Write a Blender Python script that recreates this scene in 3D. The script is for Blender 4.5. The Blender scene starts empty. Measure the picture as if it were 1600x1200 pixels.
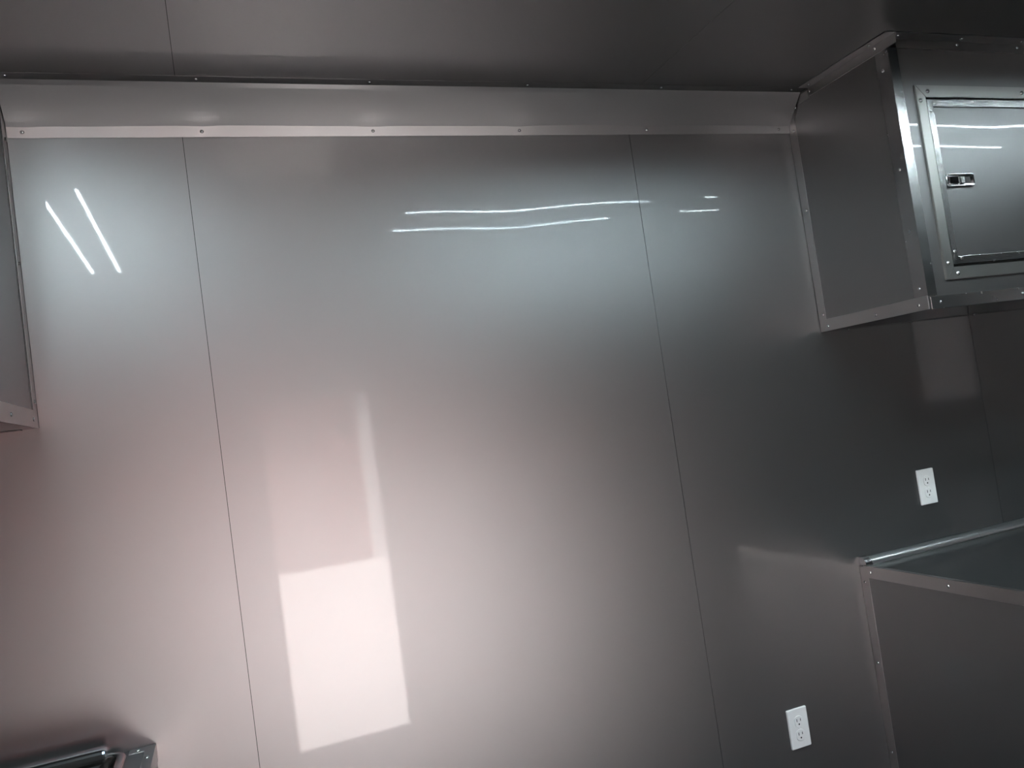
import bpy, bmesh, math, random
from mathutils import Vector, Matrix
random.seed(4)
scene = bpy.context.scene
C = scene.collection

# ------------------------------------------------------------------ camera
cam_d = bpy.data.cameras.new('camera'); cam = bpy.data.objects.new('camera', cam_d); C.objects.link(cam)
RT = Vector((0.9303, -0.3395, -0.1388)); UP = Vector((0.1145, -0.0908, 0.9893)); FW = Vector((0.3484, 0.9362, 0.0456))
FW.normalize(); RT = (RT - FW * RT.dot(FW)).normalized(); UP = RT.cross(FW)
cam.matrix_world = Matrix(((RT.x, UP.x, -FW.x, 0.0034), (RT.y, UP.y, -FW.y, -2.0033), (RT.z, UP.z, -FW.z, 1.5796), (0, 0, 0, 1)))
cam_d.sensor_fit = 'HORIZONTAL'; cam_d.sensor_width = 36.0; cam_d.lens = 1242.1 / 1600 * 36.0
cam_d.clip_start = 0.02
scene.camera = cam
# ------------------------------------------------------------------ sky, sun, exposure
world = bpy.data.worlds.new('sky'); scene.world = world; world.use_nodes = True
wn = world.node_tree.nodes; wl = world.node_tree.links
bg = wn['Background']; sky = wn.new('ShaderNodeTexSky')
sky.sky_type = 'NISHITA'; sky.sun_disc = False; sky.sun_elevation = math.radians(48); sky.sun_rotation = math.radians(280)
sky.air_density = 1.0; sky.dust_density = 2.5
wl.new(sky.outputs[0], bg.inputs[0]); bg.inputs[1].default_value = 1.0
sun_d = bpy.data.lights.new('sun', 'SUN'); sun_d.energy = 178.0; sun_d.angle = math.radians(0.6); sun_d.color = (1, 0.96, 0.93)
sun = bpy.data.objects.new('sun', sun_d); C.objects.link(sun)
sun.rotation_euler = Vector((-0.80, 0.22, 0.95)).to_track_quat('Z', 'Y').to_euler(); sun.location = (-4, 2, 8)
LED_STRENGTH = 500.0
vs = scene.view_settings
vs.view_transform = 'Standard'; vs.look = 'None'; vs.gamma = 1.0; vs.use_curve_mapping = False
vs.exposure = 0.0
scene.cycles.use_denoising = True
scene.cycles.max_bounces = 10; scene.cycles.glossy_bounces = 8; scene.cycles.diffuse_bounces = 4
scene.cycles.sample_clamp_indirect = 6.5
scene.cycles.blur_glossy = 0.0

# ------------------------------------------------------------------ sizes (metres, floor at z = 0, back wall at y = 0)
S = 1.2192              # width of one wall sheet
CEIL = 2.466; DEEP = -2.40; XL = -3.60; XR = 5.62
CAB_X = 1.8021; CAB_Z = 1.7195; CAB_D = 0.4155          # right upper cabinet
LCAB_X = -0.3678; LCAB_Z = 1.7075                        # left upper cabinet
CNT_X = 1.806; CNT_Z = 0.984                             # right counter
LC_X = -0.2105; LC_Z = 0.976                             # left counter

# ------------------------------------------------------------------ materials
def mat(name, color, metallic=0.0, rough=0.5, coat=0.0, coat_rough=0.03, coat_ior=1.5, noise=0.0, nscale=40.0, emit=None, strength=0.0, stretch=None, bump=0.0):
    m = bpy.data.materials.new(name); m.use_nodes = True
    nt = m.node_tree; b = nt.nodes['Principled BSDF']
    b.inputs['Base Color'].default_value = (*color, 1)
    b.inputs['Metallic'].default_value = metallic; b.inputs['Roughness'].default_value = rough
    b.inputs['Coat Weight'].default_value = coat; b.inputs['Coat Roughness'].default_value = coat_rough; b.inputs['Coat IOR'].default_value = coat_ior
    if emit:
        b.inputs['Emission Color'].default_value = (*emit, 1); b.inputs['Emission Strength'].default_value = strength
    if noise or bump:
        tc = nt.nodes.new('ShaderNodeTexCoord'); mp = nt.nodes.new('ShaderNodeMapping'); nz = nt.nodes.new('ShaderNodeTexNoise')
        if stretch: mp.inputs['Scale'].default_value = stretch
        nz.inputs['Scale'].default_value = nscale; nz.inputs['Detail'].default_value = 4
        nt.links.new(tc.outputs['Object'], mp.inputs['Vector']); nt.links.new(mp.outputs[0], nz.inputs['Vector'])
        if noise:
            mr = nt.nodes.new('ShaderNodeMapRange')
            mr.inputs['To Min'].default_value = max(0, rough - noise); mr.inputs['To Max'].default_value = rough + noise
            nt.links.new(nz.outputs['Fac'], mr.inputs['Value']); nt.links.new(mr.outputs[0], b.inputs['Roughness'])
        if bump:
            bp = nt.nodes.new('ShaderNodeBump'); bp.inputs['Strength'].default_value = bump; bp.inputs['Distance'].default_value = 0.001
            nt.links.new(nz.outputs['Fac'], bp.inputs['Height']); nt.links.new(bp.outputs[0], b.inputs['Normal'])
    return m
def coated_sheet(name, color, rough, gloss_rough, ior, base):
    """silver flake lacquer: a wide satin lobe under a clear glossy film"""
    m = bpy.data.materials.new(name); m.use_nodes = True; nt = m.node_tree; nt.nodes.clear()
    out = nt.nodes.new('ShaderNodeOutputMaterial'); mix = nt.nodes.new('ShaderNodeMixShader')
    wide = nt.nodes.new('ShaderNodeBsdfGlossy'); wide.distribution = 'BECKMANN'
    film = nt.nodes.new('ShaderNodeBsdfGlossy'); film.distribution = 'GGX'
    fr = nt.nodes.new('ShaderNodeFresnel'); fr.inputs['IOR'].default_value = ior
    tc = nt.nodes.new('ShaderNodeTexCoord'); nz = nt.nodes.new('ShaderNodeTexNoise'); nz.inputs['Scale'].default_value = 260; nz.inputs['Detail'].default_value = 2
    mr = nt.nodes.new('ShaderNodeMapRange'); mr.inputs['To Min'].default_value = rough - 0.02; mr.inputs['To Max'].default_value = rough + 0.02
    nt.links.new(tc.outputs['Object'], nz.inputs['Vector']); nt.links.new(nz.outputs['Fac'], mr.inputs['Value']); nt.links.new(mr.outputs[0], wide.inputs['Roughness'])
    wide.inputs['Color'].default_value = (*color, 1); film.inputs['Color'].default_value = (1, 1, 1, 1); film.inputs['Roughness'].default_value = gloss_rough
    nt.links.new(fr.outputs[0], mix.inputs[0]); 
    # rolled sheet: the satin lobe is a little wider across the grain than along it
    tg = nt.nodes.new('ShaderNodeCombineXYZ'); tg.inputs[0].default_value = 0.05; tg.inputs[2].default_value = 1.0
    wide.inputs['Anisotropy'].default_value = 0.20; nt.links.new(tg.outputs[0], wide.inputs['Tangent'])
    dif = nt.nodes.new('ShaderNodeBsdfDiffuse'); dif.inputs['Color'].default_value = (base, base, base, 1); add = nt.nodes.new('ShaderNodeAddShader')
    nt.links.new(wide.outputs[0], add.inputs[0]); nt.links.new(dif.outputs[0], add.inputs[1]); nt.links.new(add.outputs[0], mix.inputs[1]); nt.links.new(film.outputs[0], mix.inputs[2]); nt.links.new(mix.outputs[0], out.inputs['Surface'])
    return m
SHEET = coated_sheet('silver_coated_sheet', (0.170, 0.170, 0.172), 0.452, 0.034, 1.225, 0.027)
TRIM = mat('mill_aluminium', (0.44, 0.43, 0.425), 1.0, 0.34, noise=0.06, nscale=30, stretch=(1, 1, 1))
BRIGHT = mat('bright_aluminium', (0.44, 0.44, 0.44), 1.0, 0.25, noise=0.06, nscale=25)
BEAD = mat('polished_aluminium', (0.85, 0.85, 0.85), 1.0, 0.30, noise=0.03)
RAIL = mat('satin_aluminium', (0.30, 0.295, 0.285), 1.0, 0.38, noise=0.05, nscale=30)
RIVET = mat('rivet_metal', (0.75, 0.75, 0.75), 1.0, 0.18, noise=0.04)
CHROME = mat('chrome', (0.88, 0.89, 0.9), 1.0, 0.05, noise=0.02)
STEEL = mat('stainless_steel', (0.7, 0.68, 0.66), 1.0, 0.14, noise=0.04, nscale=60)
GAP = mat('dark_backing', (0.012, 0.012, 0.013), 0.0, 0.8, noise=0.05)
RUBBER_AND_SHADE = mat('black_gasket_and_gap_shade', (0.01, 0.01, 0.011), 0.0, 0.6, noise=0.05)  # rubber parts, and the painted shadow gaps on the left cabinet
PLASTIC = mat('white_plastic', (0.82, 0.81, 0.79), 0.0, 0.35, noise=0.05)
SLOT = mat('dark_slot', (0.03, 0.03, 0.03), 0.0, 0.7, noise=0.05)
FLOOR = mat('floor_covering', (0.06, 0.058, 0.056), 0.0, 0.45, noise=0.1, nscale=20)
CONCRETE = mat('pale_concrete', (0.64, 0.61, 0.60), 0.0, 0.9, noise=0.05, nscale=3)
REDWALL = mat('red_siding', (0.24, 0.15, 0.145), 0.0, 0.7, noise=0.05)
REDPANEL = mat('red_paint', (0.21, 0.08, 0.075), 0.0, 0.6, noise=0.05)
WHITEP = mat('white_paint', (0.75, 0.74, 0.73), 0.0, 0.5, noise=0.05)
LED = mat('led_diffuser', (0.9, 0.9, 0.9), 0.0, 0.5, emit=(0.76, 0.94, 1.0), strength=LED_STRENGTH)
LED_DIM = mat('dim_led_diffuser', (0.9, 0.9, 0.9), 0.0, 0.5, emit=(0.80, 0.95, 1.0), strength=LED_STRENGTH * 0.64)  # same diffuser at lower output, dimmed to balance the glow between strips

FROST = bpy.data.materials.new('frosted_glass'); FROST.use_nodes = True
_nt = FROST.node_tree; _nt.nodes.clear(); _o = _nt.nodes.new('ShaderNodeOutputMaterial'); _t = _nt.nodes.new('ShaderNodeBsdfTranslucent')
_t.inputs['Color'].default_value = (0.40, 0.41, 0.40, 1); _nt.links.new(_t.outputs[0], _o.inputs['Surface'])

# ------------------------------------------------------------------ helpers
def link(name, me, m, parent=None, smooth=False):
    o = bpy.data.objects.new(name, me); C.objects.link(o)
    if m and not me.materials: me.materials.append(m)
    if parent: o.parent = parent
    if smooth:
        for p in me.polygons: p.use_smooth = True
    return o
def from_bm(name, bm, m, parent=None, smooth=False):
    bmesh.ops.recalc_face_normals(bm, faces=bm.faces)
    me = bpy.data.meshes.new(name); bm.to_mesh(me); bm.free()
    return link(name, me, m, parent, smooth)
def add_box(bm, x0, x1, y0, y1, z0, z1, bev=0.0, seg=1):
    b2 = bmesh.new(); bmesh.ops.create_cube(b2, size=1)
    for v in b2.verts:
        v.co = Vector(((x0 + x1) / 2 + v.co.x * (x1 - x0), (y0 + y1) / 2 + v.co.y * (y1 - y0), (z0 + z1) / 2 + v.co.z * (z1 - z0)))
    if bev: bmesh.ops.bevel(b2, geom=b2.edges[:], offset=bev, segments=seg, affect='EDGES', profile=0.5)
    me = bpy.data.meshes.new('t'); b2.to_mesh(me); b2.free(); bm.from_mesh(me); bpy.data.meshes.remove(me)
def box(name, x0, x1, y0, y1, z0, z1, m, parent=None, bev=0.0, seg=1):
    bm = bmesh.new(); add_box(bm, min(x0, x1), max(x0, x1), min(y0, y1), max(y0, y1), min(z0, z1), max(z0, z1), bev, seg)
    return from_bm(name, bm, m, parent)
def extrude_profile(bm, pts, axis, a, b, n=1, warp=None):
    """closed or open profile in the two other axes, run along 'axis' from a to b; a solid sheet"""
    rows = []
    for i in range(n + 1):
        t = a + (b - a) * i / n; row = []
        for k, (u, v) in enumerate(pts):
            if warp: du, dv = warp(t, k); u += du; v += dv
            co = {'x': (t, u, v), 'y': (u, t, v), 'z': (u, v, t)}[axis]
            row.append(bm.verts.new(co))
        rows.append(row)
    K = len(pts)
    for i in range(n):
        for k in range(K):
            bm.faces.new((rows[i][k], rows[i][(k + 1) % K], rows[i + 1][(k + 1) % K], rows[i + 1][k]))
    bm.faces.new(rows[0]); bm.faces.new(rows[-1][::-1])
def thick(pts, t):
    """open polyline -> closed ring of thickness t (offset to its right)"""
    out = []
    for i, p in enumerate(pts):
        a = Vector(pts[max(i - 1, 0)]); b = Vector(pts[min(i + 1, len(pts) - 1)])
        d = (b - a).normalized(); nrm = Vector((d.y, -d.x)); out.append((p[0] + nrm.x * t, p[1] + nrm.y * t))
    return list(pts) + out[::-1]
def empty(name, loc, label=None, cat=None, group=None, kind=None):
    o = bpy.data.objects.new(name, None); C.objects.link(o); o.location = loc; o.empty_display_size = 0.05
    tag(o, label, cat, group, kind); return o
def tag(o, label=None, cat=None, group=None, kind=None):
    for k, v in (('label', label), ('category', cat), ('group', group), ('kind', kind)):
        if v: o[k] = v
    return o
def put(o, parent):
    """parent while keeping world-space vertex coordinates"""
    o.parent = parent
    p = parent; off = Vector((0, 0, 0))
    while p: off += p.location; p = p.parent
    o.location = o.location - off
    return o
# rivet: one shared low dome pointing to +z
def rivet_mesh():
    bm = bmesh.new(); n = 10; prof = [(0.0048, 0.0), (0.0042, 0.0014), (0.0024, 0.0025)]
    rings = [[bm.verts.new((r * math.cos(2 * math.pi * i / n), r * math.sin(2 * math.pi * i / n), z)) for i in range(n)] for r, z in prof]
    for a, b in zip(rings, rings[1:]):
        for i in range(n): bm.faces.new((a[i], a[(i + 1) % n], b[(i + 1) % n], b[i]))
    bm.faces.new(rings[-1]); me = bpy.data.meshes.new('rivet'); bm.to_mesh(me); bm.free()
    me.materials.append(RIVET)
    for p in me.polygons: p.use_smooth = True
    return me
RM = rivet_mesh()
ROT = {'-y': (math.pi / 2, 0, 0), '+y': (-math.pi / 2, 0, 0), '-x': (0, -math.pi / 2, 0), '+x': (0, math.pi / 2, 0), '-z': (math.pi, 0, 0), '+z': (0, 0, 0)}
def rivets(parent, pts, d, scale=1.0):
    for p in pts:
        o = bpy.data.objects.new('rivet', RM); C.objects.link(o); o.location = p; o.rotation_euler = ROT[d]; o.scale = (scale,) * 3
        put(o, parent)
def bulge(x, z, k):
    if k == 97: return 0.0
    r = 0.55 * math.sin(5.1 * x + 1.7 * k + 0.9 * math.sin(2.3 * z + k)) + 0.35 * math.sin(9.3 * x - 2.2 * k + 1.3 * z) + 0.25 * math.sin(3.7 * z + 2.1 * x + k) 
    return r
def oilcan(x, z, k):
    """local twist of two sheets, in metres: the mirrored lamps waver there"""
    if k < 20:
        g = 0.0065 * math.exp(-((x - 0.80) / 0.14) ** 2) - 0.0025 * math.exp(-((x - 1.16) / 0.16) ** 2) + 0.002 * math.exp(-((x - 0.50) / 0.12) ** 2)
        return -g * (z - 2.14) * math.exp(-((z - 2.14) / 0.30) ** 2)
    if k == 97:
        g = 0.0075 * math.exp(-((x - 2.13) / 0.14) ** 2) + 0.004 * math.exp(-((x - 2.45) / 0.12) ** 2)
        return -g * (z - 2.21) * math.exp(-((z - 2.21) / 0.16) ** 2)
    return 0.0
def wavy_sheet(name, u0, u1, v0, v1, plane, at, m, parent, k, amp=0.0003, thickness=0.003, n=28):
    """metal sheet, very slightly uneven; plane 'y-' faces -y, 'z-' faces -z, 'y+' faces +y, 'x-','x+'"""
    bm = bmesh.new(); nu = max(2, int((u1 - u0) / 1.22 * n)); nv = max(2, int((v1 - v0) / 1.22 * n))
    s = {'y-': -1, 'y+': 1, 'z-': -1, 'x-': -1, 'x+': 1}[plane]
    def co(u, v, d):
        return {'y': (u, at + d, v), 'z': (u, v, at + d), 'x': (at + d, u, v)}[plane[0]]
    F = [[bm.verts.new(co(u0 + (u1 - u0) * i / nu, v0 + (v1 - v0) * j / nv,
          s * (thickness + amp * bulge(u0 + (u1 - u0) * i / nu, v0 + (v1 - v0) * j / nv, k) + oilcan(u0 + (u1 - u0) * i / nu, v0 + (v1 - v0) * j / nv, k)))) for j in range(nv + 1)] for i in range(nu + 1)]
    for i in range(nu):
        for j in range(nv): bm.faces.new((F[i][j], F[i + 1][j], F[i + 1][j + 1], F[i][j + 1]))
    nf = len(bm.faces)
    B = {}
    ring = [(i, 0) for i in range(nu)] + [(nu, j) for j in range(nv)] + [(i, nv) for i in range(nu, 0, -1)] + [(0, j) for j in range(nv, 0, -1)]
    for (i, j) in ring: B[i, j] = bm.verts.new(co(u0 + (u1 - u0) * i / nu, v0 + (v1 - v0) * j / nv, 0))
    for a, b in zip(ring, ring[1:] + ring[:1]): bm.faces.new((F[a[0]][a[1]], F[b[0]][b[1]], B[b], B[a]))
    bmesh.ops.recalc_face_normals(bm, faces=bm.faces)
    # open back: the side that faces the backing; make sure that the front looks into the room
    bm.faces.ensure_lookup_table(); nrm = Vector((0, 0, 0)); ax = 'xyz'.index(plane[0])
    if bm.faces[0].normal[ax] * s < 0: bmesh.ops.reverse_faces(bm, faces=bm.faces)
    for f in bm.faces: f.smooth = f.index < nf
    for e in bm.edges:
        if len(e.link_faces) == 2 and e.link_faces[0].smooth != e.link_faces[1].smooth: e.smooth = False
    me = bpy.data.meshes.new(name); bm.to_mesh(me); bm.free()
    return link(name, me, m, parent)

# ------------------------------------------------------------------ the room
SEAM = 0.0007
def seams(lo, hi):
    xs = [lo] + [S * i for i in range(-3, 8) if lo + 0.02 < S * i < hi - 0.02] + [hi]
    return list(zip(xs, xs[1:]))
wall_back = box('wall_back', XL, XR, 0.0, 0.05, 0, CEIL + 0.05, GAP); tag(wall_back, 'silver grey sheet metal wall of tall panels facing the camera', None, None, 'structure')
for k, (a, b) in enumerate(seams(XL, XR)):
    wavy_sheet('wall_panel', a + SEAM, b - SEAM, 0.004, CEIL - 0.001, 'y-', 0.0, SHEET, wall_back, k, amp=0.00025, n=44)
ceiling = box('ceiling', XL, XR, DEEP - 0.06, 0.0, CEIL + 0.003, CEIL + 0.05, GAP); tag(ceiling, 'grey sheet metal ceiling with straight panel joints', None, None, 'structure')
for k, (a, b) in enumerate(seams(XL, XR)):
    wavy_sheet('ceiling_panel', a + SEAM, b - SEAM, DEEP + 0.004, -0.0045, 'z-', CEIL + 0.003, SHEET, ceiling, k + 20, amp=0.0003)
floor = box('floor', XL, XR, DEEP - 0.06, 0.0, -0.05, 0.0, FLOOR); tag(floor, 'dark floor of the trailer', None, None, 'structure')
DX0, DX1, DZ1 = 0.20, 0.79, 1.85      # entry door opening in the wall behind the camera
WX0, WX1, WZ0, WZ1 = 4.78, 5.35, 1.27, 1.90   # small frosted window in the same wall
wall_front = empty('wall_front', (0, DEEP, 0), 'grey sheet metal wall with the entry doorway behind the camera', None, None, 'structure')
for k, (a, b) in enumerate(seams(XL, XR)):
    segs = []
    if b > WX0 and a < WX1:
        if a < WX0: segs.append((a, WX0, 0, CEIL))
        c, d = max(a, WX0), min(b, WX1); segs += [(c, d, 0, WZ0), (c, d, WZ1, CEIL)]
        if b > WX1: segs.append((WX1, b, 0, CEIL))
    elif b <= DX0 or a >= DX1: segs = [(a, b, 0, CEIL)]
    else:
        if a < DX0: segs.append((a, DX0, 0, CEIL))
        segs.append((max(a, DX0), min(b, DX1), DZ1, CEIL))
        if b > DX1: segs.append((DX1, b, 0, CEIL))
    for (x0, x1, z0, z1) in segs:
        put(box('backing', x0, x1, DEEP - 0.06, DEEP, z0, z1, WHITEP), wall_front)
        put(wavy_sheet('wall_panel', x0 + SEAM, x1 - SEAM, z0 + 0.004, z1 - 0.001, 'y+', DEEP, SHEET, None, k + 40, amp=0.0003, n=14), wall_front)
for nm, x, pl, s in (('wall_left', XL, 'x+', -1), ('wall_right', XR, 'x-', 1)):
    w = box(nm, x, x + s * 0.05, DEEP - 0.06, 0.05, 0, CEIL + 0.05, GAP); tag(w, 'grey sheet metal end wall', None, None, 'structure')
    for j, (a, b) in enumerate(((DEEP + 0.004, DEEP / 2 - SEAM), (DEEP / 2 + SEAM, -0.0045))):
        wavy_sheet('wall_panel', a, b, 0.004, CEIL - 0.001, pl, x, SHEET, w, 60 + j, n=14)
door = empty('door_1', (DX0, DEEP, 0), 'open entry doorway with aluminium frame', None, None, 'structure')
for a in ((DX0 - 0.03, DX0, 0, DZ1 + 0.03), (DX1, DX1 + 0.03, 0, DZ1 + 0.03), (DX0, DX1, DZ1, DZ1 + 0.03)):
    put(box('door_frame', a[0], a[1], DEEP + 0.005, DEEP + 0.012, a[2], a[3], TRIM, None, 0.001), door)
put(box('threshold', DX0, DX1, DEEP - 0.06, DEEP + 0.03, 0.0005, 0.012, BRIGHT, None, 0.003), door)
put(box('door_leaf', DX0 - 0.62, DX0 - 0.03, DEEP - 0.12, DEEP - 0.075, 0.0, DZ1, WHITEP, None, 0.004), door)

win = empty('window_1', ((WX0 + WX1) / 2, DEEP, WZ0), 'small frosted window in the wall behind the camera, mirrored under the right upper cabinet', None, None, 'structure')
put(box('pane', WX0 + 0.001, WX1 - 0.001, DEEP - 0.034, DEEP - 0.030, WZ0 + 0.001, WZ1 - 0.001, FROST), win)
for a in ((WX0 - 0.025, WX0, WZ0 - 0.025, WZ1 + 0.025), (WX1, WX1 + 0.025, WZ0 - 0.025, WZ1 + 0.025), (WX0, WX1, WZ0 - 0.025, WZ0), (WX0, WX1, WZ1, WZ1 + 0.025)):
    put(box('window_frame', a[0], a[1], DEEP + 0.005, DEEP + 0.012, a[2], a[3], TRIM, None, 0.001), win)

# cove strip between wall and ceiling
def cove(name, x0, x1, y_wall, s, label, rw, rc):
    prof = [(0.0046, 2.3614), (0.0112, 2.3860)]
    for i in range(1, 9):
        t = i / 9; a = Vector((0.0112, 2.3860)); b = Vector((0.0795, CEIL - 0.0022)); p = a.lerp(b, t)
        bow = 0.0012 * math.sin(math.pi * t); p += Vector((-0.7071, 0.7071)) * bow; prof.append((p.x, p.y))
    prof += [(0.0795, CEIL - 0.0022), (0.1100, CEIL - 0.0022)]
    ring = thick(prof, -0.0008)
    n = 110; rx = [p for p in rw]
    def warp(t, k):
        kk = k if k < len(prof) else 2 * len(prof) - 1 - k
        w = 0.0010 * math.sin(6.1 * t + 1) + 0.0007 * math.sin(13 * t + 0.4)
        f = kk / (len(prof) - 1)
        if kk >= len(prof) - 2: return (0.0009 * math.sin(5.3 * t), 0.0)
        dent = sum(math.exp(-((t - q) / 0.035) ** 2) for q in rx) * math.exp(-((f - 0.12) / 0.16) ** 2)
        return (0.0, 0.0 if kk == 0 else w * (1 - f) - 0.0022 * dent)
    pts = [(y_wall + s * u, v) for u, v in ring]
    bm = bmesh.new(); extrude_profile(bm, pts, 'x', x0, x1, n, warp)
    o = from_bm(name, bm, SHEET); tag(o, label, None, None, 'structure')
    for f in o.data.polygons: f.use_smooth = False
    rivets(o, [(x, y_wall + s * 0.0085, 2.3740) for x in rw], '-y' if s < 0 else '+y')
    rivets(o, [(x, y_wall + s * 0.0955, CEIL - 0.0028) for x in rc], '-z')
    return o
cove('trim_1', LCAB_X + 0.004, CAB_X - 0.003, 0.0, -1, 'grey cove strip riveted along the joint of wall and ceiling',
     [-0.3335, 0.0451, 0.4622, 0.8719, 1.2771, 1.757], [-0.3393, 0.0446, 0.449, 0.876, 1.29, 1.7507])
cove('trim_2', XL + 0.01, XR - 0.01, DEEP, 1, 'grey cove strip along the ceiling behind the camera', [XL + 0.2 + 0.41 * i for i in range(22)], [XL + 0.2 + 0.41 * i for i in range(22)])

# ------------------------------------------------------------------ right upper cabinet
T = 0.002
CX2 = 4.40
uc = empty('upper_cabinet', (CAB_X, 0, CAB_Z), 'grey riveted overhead cabinet with a latched access door, at the right', 'cabinet')
Y0 = -0.0045
put(wavy_sheet('side_panel', -CAB_D, Y0, CAB_Z, CEIL - 0.002, 'x-', CAB_X + 0.003, SHEET, None, 71, amp=0.0002, n=20), uc)
FDX0, FDX1, FDZ0, FDZ1 = 1.905, 2.655, 1.826, 2.299       # clear opening inside the door frame
# front skin in four pieces around the door opening
for (a, b, c, d) in ((CAB_X + 0.003, FDX0, CAB_Z, CEIL - 0.002), (FDX1, CX2, CAB_Z, CEIL - 0.002), (FDX0, FDX1, CAB_Z, FDZ0), (FDX0, FDX1, FDZ1, CEIL - 0.002)):
    put(wavy_sheet('front_panel', a, b, c, d, 'y-', -CAB_D + 0.003, SHEET, None, 83, amp=0.00015, n=24), uc)
put(box('bottom_panel', CAB_X + 0.003, CX2, -CAB_D + 0.003, Y0, CAB_Z, CAB_Z + 0.012, SHEET), uc)
put(box('end_panel', CX2, CX2 + 0.003, -CAB_D, Y0, CAB_Z, CEIL - 0.002, SHEET), uc)
put(box('inner_lining', FDX0 - 0.02, FDX1 + 0.02, -CAB_D + 0.02, -CAB_D + 0.024, FDZ0 - 0.02, FDZ1 + 0.02, GAP), uc)
XF = CAB_X - T            # outer face of trims on the side
YF = -CAB_D - T           # outer face of trims on the front
def strip(name, x0, x1, y0, y1, z0, z1, m, parent, bev=0.0006):
    return put(box(name, x0, x1, y0, y1, z0, z1, m, None, bev), parent)
# trim where the side meets the wall (follows the cove at the top)
ring = [(-0.0050, CAB_Z), (-0.0050, 2.352), (-0.012, 2.390), (-0.078, 2.4575), (-0.108, 2.4575), (-0.110, 2.432), (-0.052, 2.432), (-0.0350, 2.400), (-0.0350, CAB_Z)]
bm = bmesh.new(); extrude_profile(bm, ring, 'x', XF, CAB_X)
t = put(from_bm('wall_edge_trim', bm, TRIM), uc)
rivets(t, [(XF, -0.0235, z) for z in (1.772, 2.105, 2.362)] + [(XF, -0.045, 2.428)], '-x')
t = strip('bottom_edge_trim', XF - 0.0008, CAB_X, -0.030, -CAB_D, CAB_Z, CAB_Z + 0.037, TRIM, uc)
rivets(t, [(XF - 0.0008, -0.0387, 1.731 + 0.003), (XF - 0.0008, -0.2322, 1.7355), (XF - 0.0008, -0.3821, 1.7345)], '-x')
# corner angle at the front edge: a side flange and a front flange
ring = [(CAB_X, -0.3725), (XF, -0.3725), (XF, YF), (1.833, YF), (1.833, -CAB_D), (CAB_X, -CAB_D)]
bm = bmesh.new(); extrude_profile(bm, ring, 'z', CAB_Z + 0.036, CEIL - 0.004)
t = put(from_bm('corner_trim', bm, BRIGHT), uc)
rivets(t, [(XF, -0.3925, z) for z in (1.779, 2.1065, 2.384)], '-x')
t = strip('front_bottom_trim', 1.806, CX2, -CAB_D, YF - 0.002, CAB_Z - 0.002, 1.752, BRIGHT, uc, 0.0012)
rivets(t, [(x, YF - 0.002, 1.7347) for x in (1.8389, 2.150, 2.46, 2.77, 3.08, 3.39, 3.7)], '-y')
# underside joint trim along the wall
t = strip('underside_trim', CAB_X + 0.01, CX2, Y0, -0.030, CAB_Z - 0.0012, CAB_Z, SHEET, uc)
rivets(t, [(x, -0.014, CAB_Z - 0.0012) for x in (1.90, 2.165, 2.45, 2.75)], '-z')
# ceiling angles
ring = [(CAB_X, 2.437), (XF - 0.001, 2.437), (XF - 0.001, CEIL - 0.0035), (CAB_X - 0.036, CEIL - 0.0035), (CAB_X - 0.036, CEIL - 0.0012), (CAB_X, CEIL - 0.0012)]
bm = bmesh.new(); extrude_profile(bm, ring, 'y', -CAB_D - 0.034, -0.1115)
t = put(from_bm('ceiling_side_trim', bm, TRIM), uc)
rivets(t, [(XF - 0.001, -0.1146, 2.4501), (XF - 0.001, -0.3762, 2.4530)], '-x')
rivets(t, [(CAB_X - 0.018, -0.135, CEIL - 0.0035), (CAB_X - 0.018, -0.374, CEIL - 0.0035)], '-z')
ring = [(-CAB_D, 2.437), (YF, 2.437), (YF, CEIL - 0.0035), (YF - 0.034, CEIL - 0.0035), (YF - 0.034, CEIL - 0.0012), (-CAB_D, CEIL - 0.0012)]
bm = bmesh.new(); extrude_profile(bm, ring, 'x', CAB_X - 0.001, CX2)
t = put(from_bm('ceiling_front_trim', bm, TRIM), uc)
rivets(t, [(x, YF, 2.4535) for x in (1.8276, 2.0611, 2.30, 2.54, 2.78, 3.02)], '-y')
rivets(t, [(x, YF - 0.017, CEIL - 0.0035) for x in (1.826, 2.060, 2.30, 2.54, 2.78)], '-z')
# door frame: four mitred rails
FW_ = 0.0335
def mitred(name, a, b, c, d, m, parent, y0, y1):
    """rail from the four corner points (x,z), between depths y0 and y1"""
    bm = bmesh.new(); f = [bm.verts.new((x, y1, z)) for x, z in (a, b, c, d)]; g = [bm.verts.new((x, y0, z)) for x, z in (a, b, c, d)]
    bm.faces.new(f); bm.faces.new(g)
    for i in range(4): bm.faces.new((f[i], f[(i + 1) % 4], g[(i + 1) % 4], g[i]))
    bmesh.ops.recalc_face_normals(bm, faces=bm.faces)
    bmesh.ops.bevel(bm, geom=[e for e in bm.edges if abs(e.verts[0].co.y - y1) < 1e-6 and abs(e.verts[1].co.y - y1) < 1e-6], offset=0.0012, segments=2, affect='EDGES')
    return put(from_bm(name, bm, m), parent)
def frame4(name, x0, x1, z0, z1, w, m, parent, ya, yb, screw_inset=0.0135, gap=0.0002):
    X0, X1, Z0, Z1 = x0 - w, x1 + w, z0 - w, z1 + w
    r = {}
    r['top'] = mitred(name, (X0 + gap, Z1), (X1, Z1), (x1, z1), (x0 + gap, z1), m, parent, ya, yb)
    r['bottom'] = mitred(name, (X0 + gap, Z0), (X1, Z0), (x1, z0), (x0 + gap, z0), m, parent, ya, yb)
    r['left'] = mitred(name, (X0, Z0 + gap), (X0, Z1 - gap), (x0, z1 - gap), (x0, z0 + gap), m, parent, ya, yb)
    r['right'] = mitred(name, (X1, Z0), (X1, Z1), (x1, z1), (x1, z0), m, parent, ya, yb)
    return r
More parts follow.
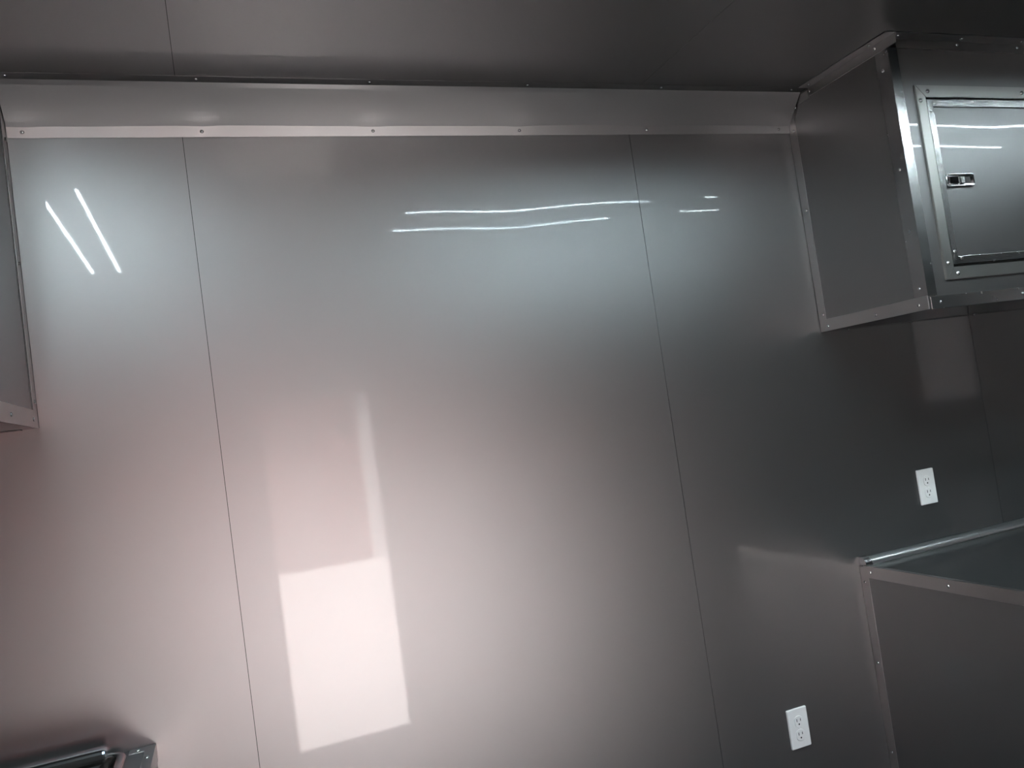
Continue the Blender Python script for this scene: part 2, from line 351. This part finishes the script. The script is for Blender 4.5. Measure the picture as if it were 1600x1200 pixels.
fr = frame4('frame_rail', FDX0, FDX1, FDZ0, FDZ1, FW_, RAIL, uc, -CAB_D - 0.0005, -CAB_D - 0.0065)
YS = -CAB_D - 0.0065
rivets(fr['top'], [(x, YS, 2.3153) for x in (1.9145, 2.28, 2.645)], '-y', 1.35)
rivets(fr['left'], [(1.8842, YS, 2.2888), (1.8860, YS, 1.8371)], '-y', 1.35)
rivets(fr['bottom'], [(x, YS, 1.8075) for x in (1.9158, 2.28, 2.645)], '-y', 1.35)
rivets(fr['right'], [(2.673, YS, 2.2888), (2.673, YS, 1.8371)], '-y', 1.35)
# door leaf with ribbed edge trim
G = 0.0045
adx0, adx1, adz0, adz1 = FDX0 + G, FDX1 - G, FDZ0 + G + 0.003, FDZ1 - G
gk = put(box('gasket', FDX0, FDX1, -CAB_D + 0.012, -CAB_D + 0.0145, FDZ0, FDZ1, RUBBER_AND_SHADE), uc)
yd = -CAB_D + 0.002
ad = put(wavy_sheet('access_door', adx0, adx1, adz0, adz1, 'y-', yd + 0.003, SHEET, None, 97, amp=0.0002, n=80, thickness=0.004), uc)
put(box('door_core', adx0, adx1, yd + 0.003, -CAB_D + 0.011, adz0, adz1, GAP), uc)
RW = 0.0215
def ribbed(name, horizontal, u0, u1, v_out, v_in, parent):
    """ribbed aluminium edging: flat base with four raised ribs"""
    n = 5; prof = [(v_out, 0.0)]
    for i in range(n):
        a = v_out + (v_in - v_out) * (i + 0.10) / n; b = v_out + (v_in - v_out) * (i + 0.78) / n
        prof += [(a, 0.0030), (a + (b - a) * 0.15, 0.0044), (a + (b - a) * 0.85, 0.0044), (b, 0.0030)]
    prof += [(v_in, 0.0028), (v_in, 0.0)]
    bm = bmesh.new(); rows = []
    w = abs(v_in - v_out)
    for end in (0, 1):
        row = []
        for v, h in prof:
            inset = abs(v - v_out); u = u0 + inset if end == 0 else u1 - inset
            row.append(bm.verts.new((u, yd - 0.001 - h, v) if horizontal else (v, yd - 0.001 - h, u)))
        rows.append(row)
    K = len(prof)
    for k in range(K): bm.faces.new((rows[0][k], rows[0][(k + 1) % K], rows[1][(k + 1) % K], rows[1][k]))
    bm.faces.new(rows[0]); bm.faces.new(rows[1][::-1])
    return put(from_bm(name, bm, BRIGHT), parent)
ribbed('edge_trim', True, adx0, adx1, adz1, adz1 - RW, ad); ribbed('edge_trim', True, adx0, adx1, adz0, adz0 + RW, ad)
ribbed('edge_trim', False, adz0, adz1, adx0, adx0 + RW, ad); ribbed('edge_trim', False, adz0, adz1, adx1, adx1 - RW, ad)
rivets(ad, [(1.9355, yd - 0.0055, 2.2810), (1.9195, yd - 0.0055, 2.2625), (1.9200, yd - 0.0055, 1.8680), (1.9420, yd - 0.0055, 1.8495)], '-y', 1.25)
def round_rect(x0, x1, z0, z1, r, n=5):
    pts = []
    for cx, cz, a0 in ((x1 - r, z1 - r, 0), (x0 + r, z1 - r, 90), (x0 + r, z0 + r, 180), (x1 - r, z0 + r, 270)):
        for i in range(n + 1):
            a = math.radians(a0 + 90 * i / n); pts.append((cx + r * math.cos(a), cz + r * math.sin(a)))
    return pts
def stack(bm, rings, cap_last=True, cap_first=False):
    vs_ = [[bm.verts.new(p) for p in r] for r in rings]
    for a, b in zip(vs_, vs_[1:]):
        for i in range(len(a)): bm.faces.new((a[i], a[(i + 1) % len(a)], b[(i + 1) % len(a)], b[i]))
    if cap_last: bm.faces.new(vs_[-1])
    if cap_first: bm.faces.new(vs_[0][::-1])
# paddle latch: bezel with a dished pocket, paddle and keyhole block inside
lx0, lx1, lz0, lz1 = 1.9335, 2.038, 2.0465, 2.0850
yl = yd - 0.001
bm = bmesh.new()
def rr(i, y, r): return [(x, y, z) for x, z in round_rect(lx0 + i, lx1 - i, lz0 + i, lz1 - i, max(r - i, 0.001))]
stack(bm, [rr(0, yl, 0.009), rr(0.0005, yl - 0.005, 0.009), rr(0.0022, yl - 0.0072, 0.009), rr(0.0050, yl - 0.0060, 0.009), rr(0.0075, yl - 0.0012, 0.009), rr(0.0085, yl - 0.0008, 0.009)])
put(from_bm('latch_bezel', bm, CHROME, None, True), ad)
bm = bmesh.new(); add_box(bm, lx0 + 0.012, lx0 + 0.046, yl - 0.0055, yl - 0.001, lz0 + 0.0095, lz1 - 0.0095, 0.0015, 2)
put(from_bm('latch_paddle', bm, CHROME), ad)
bm = bmesh.new(); add_box(bm, lx0 + 0.054, lx0 + 0.070, yl - 0.0050, yl - 0.001, lz0 + 0.0095, lz1 - 0.0095, 0.002, 2)
put(from_bm('latch_lock', bm, BRIGHT), ad)
put(box('latch_slot', lx0 + 0.0465, lx0 + 0.0535, yl - 0.0022, yl - 0.001, lz0 + 0.010, lz1 - 0.010, SLOT), ad)
put(box('latch_recess', lx0 + 0.071, lx1 - 0.012, yl - 0.0022, yl - 0.001, lz0 + 0.010, lz1 - 0.010, SLOT), ad)

# ------------------------------------------------------------------ left upper cabinet
lc = empty('upper_cabinet', (LCAB_X, 0, LCAB_Z), 'grey riveted overhead cabinet cut off by the left edge', 'cabinet')
put(wavy_sheet('side_panel', -CAB_D, Y0, LCAB_Z, CEIL - 0.002, 'x+', LCAB_X - 0.003, SHEET, None, 75, amp=0.0002, n=20), lc)
put(wavy_sheet('front_panel', XL + 0.01, LCAB_X - 0.003, LCAB_Z, CEIL - 0.002, 'y-', -CAB_D + 0.003, SHEET, None, 76, amp=0.0002, n=20), lc)
put(box('bottom_panel', XL + 0.01, LCAB_X - 0.003, -CAB_D + 0.003, Y0, LCAB_Z, LCAB_Z + 0.012, SHEET), lc)
XG = LCAB_X + T
ring = [(-0.0050, LCAB_Z), (-0.0050, 2.352), (-0.012, 2.390), (-0.078, 2.4575), (-0.108, 2.4575), (-0.110, 2.432), (-0.070, 2.432), (-0.0420, 2.400), (-0.0420, LCAB_Z)]
bm = bmesh.new(); extrude_profile(bm, ring, 'x', LCAB_X, XG)
t = put(from_bm('wall_edge_trim', bm, TRIM), lc)
rivets(t, [(XG, -0.0235, z) for z in (1.7644, 2.0709, 2.352)], '+x')
strip('shadow_gap', LCAB_X, XG + 0.0004, -0.0046, -0.0095, LCAB_Z, 2.352, RUBBER_AND_SHADE, lc, 0)  # dark strip standing in for the shadow gap between trim and wall
strip('shadow_gap', LCAB_X, XG - 0.0006, -0.0420, -0.0490, LCAB_Z + 0.038, 2.40, RUBBER_AND_SHADE, lc, 0)  # dark strip for the shade line between trim and side panel
t = strip('bottom_edge_trim', LCAB_X, XG + 0.0008, -0.030, -CAB_D, LCAB_Z, LCAB_Z + 0.038, TRIM, lc)
rivets(t, [(XG + 0.0008, y, LCAB_Z + 0.0165) for y in (-0.058, -0.25)], '+x')
t = strip('underside_trim', XL + 0.02, LCAB_X - 0.03, Y0, -0.030, LCAB_Z - 0.0012, LCAB_Z, SHEET, lc)
ring = [(LCAB_X, -0.3725), (XG, -0.3725), (XG, YF), (LCAB_X - 0.031, YF), (LCAB_X - 0.031, -CAB_D), (LCAB_X, -CAB_D)]
bm = bmesh.new(); extrude_profile(bm, ring, 'z', LCAB_Z + 0.038, CEIL - 0.004); put(from_bm('corner_trim', bm, BRIGHT), lc)
strip('front_bottom_trim', XL + 0.01, LCAB_X, -CAB_D, YF - 0.002, LCAB_Z, LCAB_Z + 0.032, BRIGHT, lc)

# ------------------------------------------------------------------ right base cabinet with counter
bc = empty('base_cabinet', (CNT_X, 0, 0), 'grey riveted base cabinet with a mirror-like grey counter, at lower right', 'cabinet')
BD = 0.62; BX2 = 4.40
put(wavy_sheet('side_panel', -BD, Y0, 0.002, CNT_Z - 0.006, 'x-', CNT_X + 0.003, SHEET, None, 91, amp=0.0002, n=20), bc)
bm = bmesh.new(); add_box(bm, CNT_X, BX2, -BD - 0.004, Y0, CNT_Z - 0.006, CNT_Z, 0.0008); put(from_bm('counter_top', bm, SHEET), bc)
put(wavy_sheet('front_panel', CNT_X + 0.003, BX2, 0.002, CNT_Z - 0.006, 'y-', -BD + 0.003, SHEET, None, 92, amp=0.0002, n=10), bc)
XC = CNT_X - T
ring = [(XC, Y0), (CNT_X, Y0), (CNT_X, -0.0345), (XC, -0.0345)]
bm = bmesh.new(); extrude_profile(bm, ring, 'z', 0.002, CNT_Z - 0.0015)
t = put(from_bm('wall_edge_trim', bm, TRIM), bc)
rivets(t, [(XC, -0.0175, z) for z in (0.935, 0.6867, 0.4137, 0.15)], '-x')
ring = [(XC - 0.0008, 0.950), (CNT_X, 0.950), (CNT_X, CNT_Z), (CNT_X + 0.012, CNT_Z), (CNT_X + 0.012, CNT_Z + T), (XC - 0.0008, CNT_Z + T)]
bm = bmesh.new(); extrude_profile(bm, ring, 'y', -BD - 0.006, -0.022)
t = put(from_bm('top_edge_trim', bm, TRIM), bc)
rivets(t, [(XC - 0.0008, y, 0.9665) for y in (-0.046, -0.3257, -0.58)], '-x')
def quarter(x0, x1, h=0.022, d=0.024):
    """rounded aluminium cove bead in the corner of wall and counter"""
    pts = [(Y0, CNT_Z + 0.0003), (Y0, CNT_Z + h)]
    for i in range(1, 10):
        a = math.pi / 2 * (1 - i / 9)
        pts.append((Y0 - 0.002 - (d - 0.002) * math.cos(a), CNT_Z + 0.003 + (h - 0.003) * math.sin(a)))
    pts += [(Y0 - d, CNT_Z + 0.0003)]
    bm = bmesh.new(); extrude_profile(bm, pts, 'x', x0, x1)
    for f in bm.faces: f.smooth = len(f.verts) == 4
    for e in bm.edges:
        if any(len(f.verts) > 4 for f in e.link_faces): e.smooth = False
    return bm
t = put(from_bm('back_edge_trim', quarter(1.832, 2.2945), BEAD), bc)
t = put(from_bm('back_edge_trim', quarter(2.2955, BX2), BEAD), bc)
put(from_bm('trim_end_cap', quarter(CNT_X, 1.8315, 0.026, 0.029), BRIGHT), bc)
rivets(t, [(2.301, Y0 - 0.011, CNT_Z + 0.0105)], '-y', 0.8)

# ------------------------------------------------------------------ left counter and sink
LBD = 0.34
lb = empty('base_cabinet', (LC_X, 0, 0), 'grey base cabinet corner with metal edge trim at the lower left', 'cabinet')
sx0, sx1, sy0, sy1 = -0.80, -0.263, -0.30, -0.020       # sink cut-out, outer rim
for (a, b, c, d) in ((XL + 0.01, sx0 + 0.012, -LBD, Y0), (sx1 - 0.012, LC_X - 0.001, -LBD, Y0), (sx0 + 0.012, sx1 - 0.012, sy1 - 0.012, Y0), (sx0 + 0.012, sx1 - 0.012, -LBD, sy0 + 0.012)):
    put(box('counter_top', a, b, c, d, LC_Z - 0.006, LC_Z, SHEET), lb)
put(wavy_sheet('side_panel', -LBD, Y0, 0.002, LC_Z - 0.006, 'x+', LC_X - 0.003, SHEET, None, 93, amp=0.0002, n=12), lb)
put(wavy_sheet('front_panel', XL + 0.01, LC_X - 0.003, 0.002, LC_Z - 0.006, 'y-', -LBD + 0.003, SHEET, None, 94, amp=0.0002, n=10), lb)
t = strip('back_edge_trim', LC_X - 0.003, sx1 + 0.001, Y0, -0.034, LC_Z, LC_Z + T, TRIM, lb)
rivets(t, [(-0.2445, -0.021, LC_Z + T)], '+z')
ring = [(LC_X - 0.019, LC_Z + 0.0006), (LC_X - 0.019, LC_Z + T + 0.001), (LC_X + T, LC_Z + T + 0.001), (LC_X + T, LC_Z - 0.034), (LC_X, LC_Z - 0.034), (LC_X, LC_Z + 0.0006)]
bm = bmesh.new(); extrude_profile(bm, ring, 'y', -LBD - 0.004, -0.006)
t = put(from_bm('side_edge_trim', bm, TRIM), lb)
rivets(t, [(LC_X - 0.010, -0.085, LC_Z + T + 0.001), (LC_X - 0.010, -0.28, LC_Z + T + 0.001)], '+z')
sk = empty('sink', (-0.5, -0.16, LC_Z), 'polished stainless sink set in the counter at the lower left', 'sink')
def srr(i, z, r): return [(x, y, z) for x, y in round_rect(sx0 + i, sx1 - i, sy0 + i, sy1 - i, max(r - i, 0.004), 7)]
bm = bmesh.new()
rings = [srr(0.002, LC_Z + 0.0006, 0.035)]
for i in range(9):
    a = math.pi * i / 8; rings.append(srr(0.011 - 0.011 * math.cos(a), LC_Z + 0.003 + 0.011 * math.sin(a), 0.035))
rings += [srr(0.026, LC_Z - 0.004, 0.06), srr(0.034, LC_Z - 0.15, 0.07), srr(0.05, LC_Z - 0.19, 0.08), srr(0.08, LC_Z - 0.20, 0.09)]
stack(bm, rings); put(from_bm('basin', bm, STEEL, None, True), sk)
bm = bmesh.new(); add_box(bm, sx0 + 0.03, sx1 - 0.032, sy1 - 0.062, sy1 - 0.024, LC_Z + 0.012, LC_Z + 0.040, 0.009, 3)
put(from_bm('back_ledge', bm, CHROME, None, False), sk)
bm = bmesh.new(); cxs, cys = -0.536, -0.17
stack(bm, [[(cxs + r * math.cos(2 * math.pi * i / 20), cys + r * math.sin(2 * math.pi * i / 20), z) for i in range(20)] for r, z in ((0.045, LC_Z - 0.1995), (0.043, LC_Z - 0.197), (0.03, LC_Z - 0.198))])
put(from_bm('drain', bm, CHROME, None, True), sk)

# ------------------------------------------------------------------ outlets
def outlet(x, z, label):
    root = empty('wall_outlet', (x, -0.0035, z), label, 'outlet', 'duplex wall outlets')
    bm = bmesh.new()
    pr = lambda i, y, r: [(px, y, pz) for px, pz in round_rect(-0.035 + i, 0.035 - i, -0.057 + i, 0.057 - i, max(r - i, 0.0008), 3)]
    stack(bm, [pr(0, -0.0003, 0.003), pr(0.0002, -0.0042, 0.003), pr(0.0018, -0.0058, 0.003)])
    from_bm('cover_plate', bm, PLASTIC, root)
    for s in (1, -1):
        bm = bmesh.new(); n = 24
        def disc(r, y): return [(r * max(-0.82, min(0.82, math.cos(2 * math.pi * i / n))), y, s * 0.0195 + r * math.sin(2 * math.pi * i / n)) for i in range(n)]
        stack(bm, [disc(0.0170, -0.0057), disc(0.0168, -0.0072), disc(0.0160, -0.0078)])
        rc = from_bm('receptacle', bm, PLASTIC, root)
        for dx, hh in ((-0.0064, 0.0085), (0.0064, 0.0070)):
            bm = bmesh.new(); add_box(bm, dx - 0.0011, dx + 0.0011, -0.0081, -0.0076, s * 0.0195 + 0.0045 - hh / 2, s * 0.0195 + 0.0045 + hh / 2)
            from_bm('slot', bm, SLOT, rc)
        bm = bmesh.new(); stack(bm, [[(0.0026 * math.cos(2 * math.pi * i / 10), y, s * 0.0195 - 0.0075 + 0.0026 * math.sin(2 * math.pi * i / 10)) for i in range(10)] for y in (-0.0076, -0.0081)])
        from_bm('ground_hole', bm, SLOT, rc)
    bm = bmesh.new(); stack(bm, [[(r * math.cos(2 * math.pi * i / 12), y, r * math.sin(2 * math.pi * i / 12)) for i in range(12)] for r, y in ((0.0032, -0.0057), (0.0028, -0.0068))])
    from_bm('screw', bm, PLASTIC, root)
outlet(1.4887, 0.5676, 'white duplex outlet low on the bare wall, left of the base cabinet')
outlet(2.126, 1.1796, 'white duplex outlet on the wall above the grey counter')

# ------------------------------------------------------------------ LED strip lights on the ceiling (seen mirrored in the walls)
def led(x0, y0, x1, y1, label, grp, m=None):
    along_x = abs(x1 - x0) > abs(y1 - y0); L = abs(x1 - x0) if along_x else abs(y1 - y0)
    root = empty('strip_light', ((x0 + x1) / 2, (y0 + y1) / 2, CEIL), label, 'light', grp)
    if not along_x: root.rotation_euler = (0, 0, math.pi / 2)
    h = L / 2
    box('housing', -h - 0.01, h + 0.01, -0.010, 0.010, -0.012, -0.0015, WHITEP, root, 0.002)
    for s_ in (-1, 1): box('channel_lip', -h - 0.01, h + 0.01, s_ * 0.0050, s_ * 0.010, -0.0145, -0.0121, WHITEP, root)
    box('diffuser', -h, h, -0.004, 0.004, -0.0132, -0.0121, m or LED, root)
G1 = 'ceiling strip lights mirrored in the wall'
led(0.785, -1.02, 1.885, -1.02, 'cool white ceiling strip light over the middle of the room, mirrored as the upper line', G1)
led(0.785, -1.28, 1.82, -1.28, 'cool white ceiling strip light mirrored as the lower line on the wide panel', G1)
led(2.15, -0.98, 3.25, -0.98, 'cool white ceiling strip light in front of the right upper cabinet, nearer the wall', G1, LED_DIM)
led(2.15, -1.20, 3.25, -1.20, 'cool white ceiling strip light in front of the right upper cabinet, farther from the wall', G1, LED_DIM)
led(-0.420, -0.65, -0.420, -1.742, 'crosswise cool white ceiling strip light, the leftmost one', G1, LED_DIM)
led(-0.316, -0.65, -0.316, -1.742, 'crosswise cool white ceiling strip light, second from the left', G1, LED_DIM)

# ------------------------------------------------------------------ outside the doorway: yard and building seen in reflections, plus an added unseen trailer
gr = box('ground', -14, 16, -22, 6, -0.66, -0.56, CONCRETE); tag(gr, 'sunlit pale concrete yard outside the doorway', None, None, 'structure')
bld = empty('building', (1.5, -13.0, -0.56), 'red sided building across the yard, mirrored beyond the doorway', 'building')
put(box('wall', -9, 12, -13.0, -12.8, -0.56, 3.2, REDWALL), bld)
put(box('roof', -9.3, 12.3, -16.3, -12.4, 3.2, 3.35, WHITEP), bld)
put(box('door', 1.62, 2.35, -12.8, -12.75, -0.56, 2.6, REDPANEL), bld)
put(box('pillar', 2.36, 2.72, -12.8, -12.65, -0.56, 3.2, WHITEP), bld)
tr = empty('red_bounce_trailer', (4.4, -7.2, -0.56), 'unseen red trailer added in the yard to tint the left wall', 'trailer')  # added out of view; its red bounce tints the left of the wall
put(box('body', 1.9, 6.9, -8.4, -6.0, -0.05, 2.05, REDPANEL, None, 0.05, 2), tr)
put(box('roof', 1.95, 6.85, -8.35, -6.05, 2.05, 2.11, WHITEP), tr)
for wx in (4.0, 4.9):
    bm = bmesh.new()
    stack(bm, [[(wx + rr_ * math.cos(2 * math.pi * i / 24), y, -0.24 + rr_ * math.sin(2 * math.pi * i / 24)) for i in range(24)] for rr_, y in ((0.30, -6.20), (0.32, -6.17), (0.32, -6.00), (0.28, -5.97), (0.17, -5.99))], True, True)
    put(from_bm('wheel', bm, RUBBER_AND_SHADE), tr)
